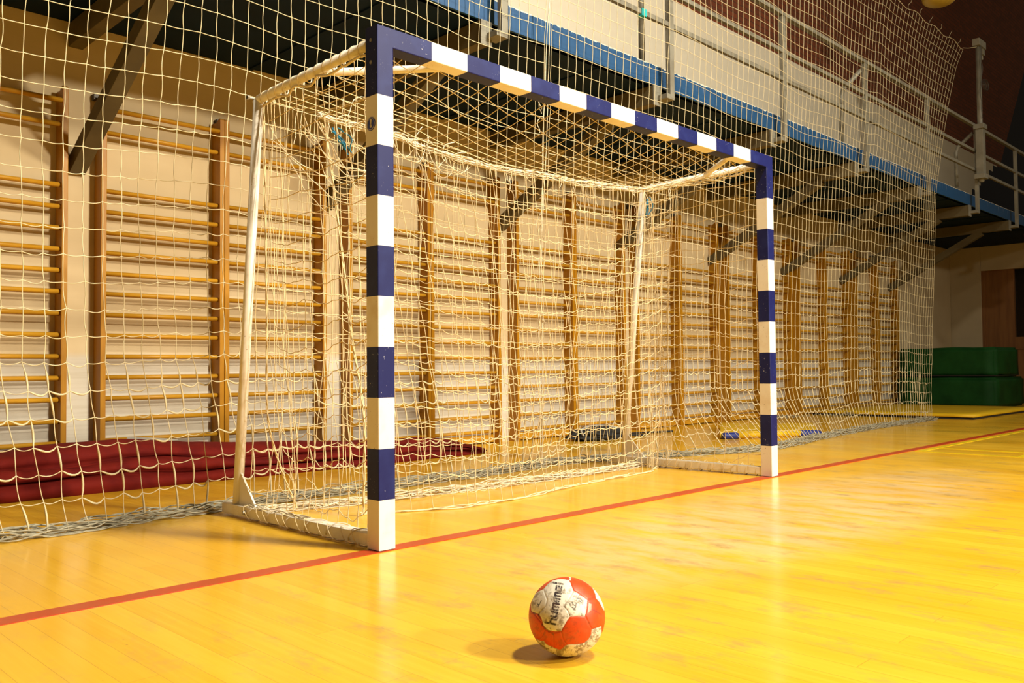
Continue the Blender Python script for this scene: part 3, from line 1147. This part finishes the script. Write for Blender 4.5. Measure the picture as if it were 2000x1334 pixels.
def make_hall_net(name, x0, x1, ncol, right, label, seed):
    root = thing(name, label, 'net', ((x0 + x1) / 2, 1.38, 0), 'safety nets hung in front of the wall bars')
    off = np.array([(x0 + x1) / 2, 1.38, 0])
    L = []
    nr = 43
    rowz = np.linspace(0.03, HT, nr)
    if right:
        g_ = np.linspace(0, 1, ncol)
        cols = x0 + (x1 - x0) * (g_ * 1.09 - 0.09 * g_ ** 2)
    else:
        cols = np.linspace(x0, x1, ncol)
    sg = np.random.default_rng(seed)
    # node jitter
    jw = (np.clip((2.2 - rowz) / 2.2, 0.25, 1) * (0.6 if right else 1.0))[:, None]
    jx = sg.normal(0, 0.0055, (nr, ncol)) * jw
    jz = sg.normal(0, 0.0045, (nr, ncol)) * jw
    jy = sg.normal(0, 0.006, (nr, ncol)) * jw
    NX = np.zeros((nr, ncol)); NY = NX.copy(); NZ = NX.copy()
    for a, z in enumerate(rowz):
        top = HT - 0.045 * (1 - np.cos(np.arange(ncol) * 2 * math.pi / 6.0)) * 0.5 if True else HT
        zz = z + 0.022 * np.sin(cols * 1.7 + 1.0) + (0.03 * np.exp(-((cols - 7.9) / 0.12) ** 2) if right else 0) + 0.012 * np.sin(cols * 4.3 + z)
        if a == nr - 1:
            zz = top + 0 * cols
        if a == 0:
            zz = 0.02 + 0 * cols
        xx, yy = hall_pt(cols, zz, right)
        NX[a] = xx + jx[a]
        NY[a] = yy + jy[a]
        NZ[a] = np.maximum(zz + jz[a], 0.012)
    slack = np.clip((2.3 - rowz) / 2.3, 0.04, 1) * 0.017 + 0.001
    sub = 6
    wgt = sg.uniform(0, 1, (nr, ncol))
    for a in range(nr):                                     # rows
        ts = np.arange((ncol - 1) * sub + 1) / sub
        P = np.stack([np.interp(ts, np.arange(ncol), NX[a]), np.interp(ts, np.arange(ncol), NY[a]), np.interp(ts, np.arange(ncol), NZ[a])], 1)
        fr = ts % 1.0
        s_ = 4 * fr * (1 - fr)
        seg_i = np.minimum(ts.astype(int), ncol - 2)
        amp = slack[a] * (0.4 + 1.1 * wgt[a][seg_i])
        tilt = (wgt[a][seg_i] - 0.5) * 1.6
        P[:, 2] -= s_ * amp * (1 + tilt * (fr - 0.5) * 2)
        P[:, 2] = np.maximum(P[:, 2], 0.008)
        R = np.full(len(P), RH)
        if rowz[a] < 0.75:
            fuzzy = (wgt[a][seg_i] > 0.62) & (fr > 0.1)
            R = np.where(fuzzy, RH + 0.0028 * s_ ** 0.7, R)
        if a == nr - 1:
            R = R * 1.5
        L.append((P - off, R))
    for c in range(ncol):                                   # columns
        ts = np.arange((nr - 1) * 4 + 1) / 4
        P = np.stack([np.interp(ts, np.arange(nr), NX[:, c]), np.interp(ts, np.arange(nr), NY[:, c]), np.interp(ts, np.arange(nr), NZ[:, c])], 1)
        fr = ts % 1.0
        seg_i = np.minimum(ts.astype(int), nr - 2)
        bow = (wgt[seg_i, c] - 0.5) * 0.012 * 4 * fr * (1 - fr)
        P[:, 0] += bow
        R = np.full(len(P), RH)
        low = (P[:, 2] < 0.7) & (wgt[seg_i, c] > 0.55)
        R = np.where(low, RH + 0.003 * (4 * fr * (1 - fr)) ** 0.7, R)
        L.append((P - off, R))
    strands('mesh', L, 0.0024, M['net_hall'], root)
    # hem heaped on the floor
    H = []
    xs_ = np.arange(x0, x1 + 0.001, 0.025)
    yf = np.interp(xs_, FX, FY)
    for q in range(20):
        P = np.stack([xs_ + (0.1 if not right else -0.03), yf + 0.012 + 0.075 * math.sin(q * 2.4), np.full(len(xs_), 0.006 + 0.03 * (0.5 + 0.5 * math.cos(q * 1.3)))], 1)
        P = wig(P, 0.020, 7 + (q % 4), 2100 + q + seed)
        P[:, 2] = np.clip(P[:, 2], 0.004, 0.075)
        H.append((P - off, 0.0032))
    for q in range(int((x1 - x0) * 26)):
        rr_ = np.random.default_rng(2300 + q + seed * 7)
        xq = rr_.uniform(x0, x1)
        yq = np.interp(xq, FX, FY)
        ang = rr_.uniform(0, 3.14)
        ln = rr_.uniform(0.05, 0.14)
        t = np.linspace(-1, 1, 10)
        P = np.stack([xq + ln * t * math.cos(ang) + 0.1 * (not right), yq + 0.02 + 0.55 * ln * t * math.sin(ang), 0.012 + 0.045 * rr_.uniform(0.2, 1) * (1 - t * t)], 1)
        H.append((wig(P, 0.012, 25, q), 0.0034))
    strands('hem', H, 0.0032, M['net_dirty'], root)['label'] = 'dirty grey hem heaped on the floor'
    return root


make_hall_net('curtain_net', -3.2, 2.36, 66, False, 'wide cream square-mesh curtain net left of the seam, in front of the left wall bars', 3)
hr = make_hall_net('curtain_net', 2.42, 9.82, 89, True, 'long cream curtain net right of the seam, ending at the tall pole', 5)
# seam cords and tie to the pole
off = np.array(hr.location)
L = []
for q, dx in enumerate((-0.018, 0.018)):
    z = np.linspace(5.17, 0.05, 160)
    x = 2.39 + dx * np.abs(np.sin(z * 1.9)) ** 0.8
    L.append((wig(np.stack([x, 1.37 - 0.13 * np.clip((z - 1.3) / 2.2, 0, 1), z], 1), 0.004, 9, 40 + q) - off, 0.003))
for q in range(10):
    rr_ = np.random.default_rng(2500 + q)
    z0 = rr_.uniform(0.5, 3.3)
    t = np.linspace(0, 1, 12)
    L.append((wig(np.stack([2.39 + rr_.uniform(-0.07, 0.07) * t, 1.36 + 0 * t, z0 - 0.12 * t], 1), 0.012, 25, q) - off, 0.003))
strands('seam_cord', L, 0.004, M['net_bundle'], hr)
L = [(np.array([[11.0, 1.25, 5.165], [11.2, 1.24, 5.21], [11.50, 1.22, 5.30]]) - off, 0.004)]
# worn tails along the top edge
for q in range(6):
    x0 = 9.0 + q * 0.36
    t = np.linspace(0, 1, 8)
    L.append((wig(np.stack([x0 + 0.12 * t, 1.25 + 0 * t, 5.16 + 0.12 * t], 1), 0.01, 20, q) - off, 0.002))
strands('tie_cord', L, 0.003, M['net_hall'], hr)

# ------------------------------------------------------------------ the ball
BC = Vector((-0.400, -1.323, 0.0945))
BR = 0.0945
dv = (Vector(CAM) - BC).normalized()
rv = CR.normalized()
rv = (rv - dv * rv.dot(dv)).normalized()
uv_ = dv.cross(rv).normalized()
bm = bmesh.new()
bmesh.ops.create_icosphere(bm, subdivisions=8, radius=1.0)
me = bpy.data.meshes.new('handball')
bm.to_mesh(me)
bm.free()
nv = len(me.vertices)
co = np.empty(nv * 3, np.float32)
me.vertices.foreach_get('co', co)
co = co.reshape(-1, 3).astype(float)
R_, U_, D_ = np.array(rv), np.array(uv_), np.array(dv)
px = co @ R_
py = co @ U_
pz = co @ D_
back = pz < 0
ax = np.where(back, -px, px)
ay = np.where(back, -py, py)
# crop coordinates used to draw the panels
qx = 605 + 573 * ax
qy = 665 - 585 * ay


def inpoly(poly, X, Y):
    ins = np.zeros(len(X), bool)
    n = len(poly)
    j = n - 1
    for i in range(n):
        xi, yi = poly[i]
        xj, yj = poly[j]
        c_ = ((yi > Y) != (yj > Y)) & (X < (xj - xi) * (Y - yi) / (yj - yi + 1e-9) + xi)
        ins ^= c_
        j = i
    return ins


def dist(pl, X, Y):
    d = np.full(len(X), 1e9)
    for (x0, y0), (x1, y1) in zip(pl[:-1], pl[1:]):
        dx, dy = x1 - x0, y1 - y0
        t = np.clip(((X - x0) * dx + (Y - y0) * dy) / (dx * dx + dy * dy + 1e-9), 0, 1)
        d = np.minimum(d, np.hypot(X - x0 - t * dx, Y - y0 - t * dy))
    return d


W1 = [(262, 265), (330, 185), (400, 135), (480, 114), (560, 116), (640, 128), (668, 170), (690, 240), (712, 300), (770, 330), (850, 385), (912, 432), (898, 560), (872, 660), (760, 664), (650, 674), (600, 740), (520, 875), (430, 880), (310, 858), (262, 790), (235, 700), (195, 632), (130, 615), (75, 588), (68, 500), (80, 420), (115, 345), (180, 300)]
W2 = [(760, 82), (900, 110), (1010, 190), (1110, 300), (1200, 460), (1200, 600), (1165, 575), (1140, 540), (1095, 455), (1045, 400), (1040, 340), (1000, 240), (930, 170), (850, 125)]
W3 = [(965, 850), (1115, 808), (1122, 900), (1090, 1020), (1040, 1090), (930, 1200), (860, 1260), (520, 1290), (300, 1230), (180, 1080), (140, 990), (200, 1015), (260, 1018), (300, 1070), (400, 1110), (480, 1142), (520, 1135), (590, 1075), (640, 1062), (760, 1062), (850, 1045), (910, 1000), (955, 930)]
W4 = [(648, 80), (676, 84), (682, 120), (668, 152), (652, 135)]
white = inpoly(W1, qx, qy) | inpoly(W2, qx, qy) | inpoly(W3, qx, qy) | inpoly(W4, qx, qy)
seams = [[(262, 265), (300, 370), (322, 425)], [(322, 425), (300, 520), (195, 632)], [(712, 300), (640, 430), (560, 520)], [(560, 520), (620, 590), (650, 674)],
         [(410, 880), (412, 1010), (412, 1115)], [(520, 880), (550, 990), (600, 1065)], [(872, 660), (920, 760), (962, 845)], [(912, 430), (970, 415), (1040, 392)],
         [(1040, 392), (1100, 440), (1150, 560)], [(120, 620), (240, 760), (290, 860), (240, 960), (170, 1010)], [(290, 860), (410, 900), (520, 878)], [(410, 110), (420, 60)],
         W1 + [W1[0]], W2 + [W2[0]], W3 + [W3[0]]]
ds = np.full(nv, 1e9)
for s_ in seams:
    ds = np.minimum(ds, dist(s_, qx, qy))
orange = np.array([0.66, 0.058, 0.005])
cream = np.array([0.78, 0.72, 0.60])
col = np.where(white[:, None], cream, orange)


def vn(X, Y, s, k):
    return np.array([mn.fractal(Vector((float(a) / s, float(b_) / s, k)), 0.6, 2.1, 4) for a, b_ in zip(X, Y)])


f1 = vn(qx, qy, 95, 1.5)
f2 = vn(qx, qy, 30, 7.5)
# dirt: stronger on the lower white panels and along seams
low = np.clip((qy - 500) / 700, 0, 1)
dirt = np.clip((f1 * 1.2 + f2 * 0.7) - 0.05 + 0.28 * low * white, 0, 1) * np.where(white, 0.9, 0.55)
hard = (f2 > 0.08) & (f1 > -0.12) & (low > 0.5) & white
dirt = np.where(hard, 0.92, dirt)
dcol = np.where(white[:, None], np.array([0.16, 0.10, 0.04]), np.array([0.20, 0.035, 0.012]))
col = col * (1 - dirt[:, None] * 0.85) + dcol * dirt[:, None] * 0.85
sm = np.clip(1 - ds / 7.0, 0, 1)
col = col * (1 - 0.45 * sm[:, None]) + np.array([0.12, 0.05, 0.02]) * 0.45 * sm[:, None]
# dark grime strokes at the left edge of the white patch
gr = np.clip(1 - dist([(85, 605), (190, 640), (215, 720), (260, 810), (330, 870), (400, 915)], qx, qy) / 22, 0, 1) * np.clip(0.6 + f2 * 1.5, 0, 1)
gr = np.maximum(gr, np.clip(1 - dist([(985, 572), (1060, 610), (1170, 680)], qx, qy) / 14, 0, 1) * 0.8)
col = col * (1 - 0.8 * gr[:, None]) + np.array([0.04, 0.025, 0.015]) * 0.8 * gr[:, None]
# lettering
T0 = np.array([437.0, 790.0])
tv = np.array([0.19, -0.982])
lv_ = np.array([-0.982, -0.19])


def L2(pts):
    return [tuple(T0 + tv * a + lv_ * b_) for a, b_ in pts]


glyph = [
    [(12, 0), (12, 150)], [(12, 78), (60, 78), (78, 64), (78, 0)],                                   # h
    [(112, 84), (112, 20), (126, 6), (178, 6)], [(178, 84), (178, 0)],                               # u
    [(214, 0), (214, 78), (300, 78), (300, 0)], [(257, 78), (257, 0)],                               # m
    [(372, 0), (372, 78), (458, 78), (458, 0)], [(415, 78), (415, 0)],                               # m
    [(560, 8), (492, 8), (492, 78), (556, 78), (556, 42), (492, 42)],                                # e
    [(598, 0), (598, 140)],                                                                          # l
    [(322, 40), (350, 40)], [(336, 12), (336, 66)],
]
ink = np.zeros(nv)
for gph in glyph:
    d_ = dist(L2(gph), qx, qy)
    ink = np.maximum(ink, np.clip((17.0 - d_) / 4, 0, 1))
marks = [[(655, 485), (670, 530), (720, 560), (740, 520), (700, 500), (690, 470)], [(700, 570), (730, 575)], [(765, 408), (810, 420), (845, 460), (840, 500)], [(785, 440), (820, 470)],
         [(745, 480), (735, 540)], [(820, 630), (825, 655)], [(180, 490), (205, 500), (235, 440)], [(190, 520), (215, 480)]]
for mk in marks:
    ink = np.maximum(ink, np.clip((9 - dist(mk, qx, qy)) / 4, 0, 1))
for k in range(4):
    ink = np.maximum(ink, 0.4 * np.clip((4 - dist([(130 + 14 * k, 590 - 20 * k), (160 + 14 * k, 370 + 10 * k)], qx, qy)) / 3, 0, 1))
front = (~back)
ink = ink * front * np.clip(0.95 - f2 * 0.8, 0.35, 1)
col = col * (1 - ink[:, None]) + np.array([0.035, 0.025, 0.03]) * ink[:, None]
small = np.zeros(nv)
for k in range(4):
    small = np.maximum(small, np.clip((5 - dist([(915 + 14 * k, 620 - 14 * k), (935 + 10 * k, 480 + 4 * k)], qx, qy)) / 3, 0, 1))
col = col * (1 - 0.6 * (small * front)[:, None]) + cream * 0.6 * (small * front)[:, None]
# seams pressed in
rad = BR * (1 - 0.012 * np.clip(1 - ds / 20.0, 0, 1) ** 1.5)
me.vertices.foreach_set('co', (co * rad[:, None]).astype(np.float32).ravel())
ca_ = me.color_attributes.new('Col', 'FLOAT_COLOR', 'POINT')
ca_.data.foreach_set('color', np.concatenate([col, np.ones((nv, 1))], 1).astype(np.float32).ravel())
ball = link('handball', me, M['ball'], smooth=True)
ball.location = BC
tag(ball, 'scuffed orange and white handball with dark lettering on the floor in front', 'ball')

# ------------------------------------------------------------------ maroon tarpaulin along the wall
def tarpaulin():
    prof = [(2.56, 0.0), (2.535, 0.03), (2.54, 0.065), (2.575, 0.085), (2.625, 0.082), (2.635, 0.092), (2.59, 0.105), (2.575, 0.13), (2.60, 0.155), (2.66, 0.162), (2.72, 0.156),
            (2.735, 0.168), (2.70, 0.185), (2.70, 0.215), (2.76, 0.245), (2.86, 0.265), (2.98, 0.262), (3.08, 0.225), (3.15, 0.15), (3.17, 0.06), (3.165, 0.0)]
    xs_ = np.linspace(-2.6, 3.02, 150)
    v, f = [], []
    m_ = len(prof)
    for i, x in enumerate(xs_):
        hs = np.interp(x, [-2.6, -0.5, 0.1, 0.55, 1.0, 1.6, 2.4, 2.75, 3.02], [0.95, 0.98, 1.08, 0.85, 0.72, 0.68, 0.60, 0.42, 0.16])
        ws = np.interp(x, [-2.6, 1.6, 2.4, 2.8, 3.02], [1.0, 0.95, 0.75, 0.5, 0.12])
        yo = np.interp(x, [-2.6, -0.6, 0.4, 1.7, 3.02], [0.0, 0.0, 0.03, 0.0, 0.05])
        for k, (y, z) in enumerate(prof):
            a = mn.noise(Vector((x * 1.7, k * 0.35, 1.0))) * 0.030 + mn.noise(Vector((x * 6.0, k * 0.8, 4.0))) * 0.008
            b_ = mn.noise(Vector((x * 1.5, k * 0.30, 9.0))) * 0.030 + mn.noise(Vector((x * 7.0, k * 0.8, 14.0))) * 0.006
            zz = 0.0 if z == 0 else max(z * hs + b_ * min(1, z * 8), 0.004)
            yy = 2.56 + (y - 2.56) * ws + yo + a
            v.append((x + 0.03 * mn.noise(Vector((k * 0.5, x, 2))), min(yy, 3.185), zz))
    for i in range(len(xs_) - 1):
        for k in range(m_ - 1):
            a = i * m_ + k
            f.append((a, a + m_, a + m_ + 1, a + 1))
    f.append(tuple(range(m_)))
    f.append(tuple((len(xs_) - 1) * m_ + k for k in range(m_))[::-1])
    me = bpy.data.meshes.new('folded_tarpaulin')
    me.from_pydata(v, [], f)
    bm = bmesh.new()
    bm.from_mesh(me)
    bmesh.ops.recalc_face_normals(bm, faces=bm.faces)
    bm.to_mesh(me)
    bm.free()
    o = link('folded_tarpaulin', me, M['maroon'], smooth=True)
    tag(o, 'long maroon tarpaulin folded in layers on the floor against the wall bars', 'tarpaulin')
    flap = MB()
    flap.hexa([(0.20, 3.02, 0.275), (0.42, 2.90, 0.255), (0.50, 2.93, 0.255), (0.24, 3.10, 0.27),
               (0.20, 3.02, 0.285), (0.42, 2.90, 0.265), (0.50, 2.93, 0.262), (0.24, 3.10, 0.285)])
    flap.build('flap', M['bag_edge'], o)['label'] = 'pale turned-over corner'


tarpaulin()

# ------------------------------------------------------------------ mats and small things
def soft_box(b0, b1, name, mat, parent=None, bev=0.03, puff=0.01, cuts=10, seed=0):
    bm = bmesh.new()
    bmesh.ops.create_cube(bm, size=1.0)
    for v in bm.verts:
        v.co = Vector([b0[i] + (v.co[i] + 0.5) * (b1[i] - b0[i]) for i in range(3)])
    bmesh.ops.bevel(bm, geom=list(bm.edges), offset=bev, segments=3, affect='EDGES')
    bmesh.ops.subdivide_edges(bm, edges=[e for e in bm.edges if e.calc_length() > bev * 3], cuts=cuts, use_grid_fill=True)
    bm.normal_update()
    for v in bm.verts:
        n_ = mn.noise(v.co * 2.2 + Vector((seed, 0, 0)))
        if v.co.z > b0[2] + 0.01:
            v.co += v.normal * n_ * puff
    me = bpy.data.meshes.new(name)
    bm.to_mesh(me)
    bm.free()
    return link(name, me, mat, parent, smooth=True)


cmt = thing('crash_mat', 'upper of the two stacked green crash mats at the far right', 'crash mat', (13.42, 1.62, 0.51), 'stacked green crash mats')
soft_box((0, 0, 0.0), (1.25, 1.55, 0.49), 'cushion', M['green'], cmt, 0.035, 0.02, 8, 1)
b = MB(); b.box((-0.004, 0.0, 0.016), (1.25, 1.55, 0.03)); b.build('seam_band', M['dark_gap'], cmt)
cmt = thing('crash_mat', 'lower of the two stacked green crash mats, standing on the floor', 'crash mat', (13.36, 1.62, 0.0), 'stacked green crash mats')
soft_box((0, 0, 0.0), (1.6, 1.55, 0.50), 'cushion', M['green'], cmt, 0.035, 0.015, 8, 5)
ym = thing('gym_mat', 'flat yellow gym mat in front of the green crash mats', 'gym mat', (10.1, 0.95, 0))
soft_box((0, 0, 0.028), (2.9, 2.22, 0.062), 'upper_layer', M['mat_yellow'], ym, 0.006, 0.004, 8, 2)
soft_box((0.02, 0.02, 0.0), (2.88, 2.2, 0.024), 'lower_layer', M['dark_gap'], ym, 0.004, 0.0, 2, 3)

# yellow mat with blue tubes
m2 = thing('gym_mat', 'small yellow mat with blue end tubes behind the right goal post', 'gym mat', (5.5, 1.87, 0))
F1, F2 = Vector((0, 0, 0)), Vector((0.98, -0.54, 0))
B1, B2 = Vector((1.22, 0.74, 0)), Vector((1.86, -0.06, 0))
up = Vector((0, 0, 0.065))
q = MB()
q.hexa([F1, F2, B2, B1, F1 + up, F2 + up, B2 + up, B1 + up])
q.build('pad', M['mat_yellow'], m2, bevel=0.012)
q = MB()
dr = (F2 - F1).normalized()
o_ = Vector((-0.03, -0.05, 0.032))
q.tube([F1 + dr * 0.17 + o_, F2 - dr * 0.20 + o_], 0.031, 16)
q.build('yellow_tube', M['mat_yellow'], m2, smooth=True)
for a, c in ((0.0, 0.19), (0.86, 1.12)):
    q = MB()
    q.tube([F1 + dr * a + o_, F1 + dr * (a + 0.02) + o_, F1 + dr * (c - 0.04) + o_, F1 + dr * c + o_], [0.028, 0.034, 0.034, 0.018], 16)
    q.build('blue_tube', M['mat_blue'], m2, smooth=True)

bg = thing('bag', 'flat black bag with trailing strap on the floor in front of the wall bars', 'bag', (4.72, 2.78, 0))
bm = bmesh.new()
bmesh.ops.create_icosphere(bm, subdivisions=5, radius=1.0)
for v in bm.verts:
    c_ = v.co.copy()
    n_ = mn.noise(c_ * 2.3) * 0.3 + mn.noise(c_ * 6) * 0.12
    rr = 1 + n_
    v.co = Vector((c_.x * 0.36 * rr, c_.y * 0.20 * rr, max(c_.z * 0.075 * rr + 0.05, 0.0)))
me = bpy.data.meshes.new('body')
bm.to_mesh(me)
bm.free()
link('body', me, M['bag'], bg, smooth=True)
q = MB()
q.tube([tuple(p) for p in path([(0.25, -0.05, 0.03), (0.6, -0.12, 0.012), (0.9, 0.05, 0.012), (1.25, -0.03, 0.01)], 30)], 0.011, 8)
q.tube([tuple(p) for p in path([(0.28, 0.06, 0.05), (0.5, 0.02, 0.03), (0.75, 0.12, 0.012), (1.0, 0.10, 0.01)], 30)], 0.009, 8)
q.build('strap', M['bag'], bg, smooth=True)
q = MB()
q.tube([tuple(p) for p in path([(-0.34, -0.1, 0.06), (-0.25, 0.0, 0.11), (0.0, 0.04, 0.13), (0.3, 0.0, 0.10), (0.42, -0.08, 0.03)], 30)], 0.011, 8)
q.build('piping', M['bag_edge'], bg, smooth=True)

# hanging lamp above the railing
lp = thing('hanging_lamp', 'round yellowish lamp bowl hanging at the top right of the hall', 'lamp', (10.57, 1.40, 5.79))
q = MB()
pts, rr_ = [], []
for k in range(10):
    a = k / 9 * math.pi / 2
    pts.append((0, 0, -0.11 * math.cos(a)))
    rr_.append(max(0.22 * math.sin(a), 0.002))
pts += [(0, 0, 0.02), (0, 0, 0.14), (0, 0, 0.20)]
rr_ += [0.225, 0.12, 0.05]
q.tube(pts, rr_, 40)
q.build('bowl', M['lamp_shell'], lp, smooth=True)
q = MB()
q.tube([(0, 0, 0.19), (0, 0, 3.8)], 0.008, 8)
q.build('cable', M['bolt'], lp)
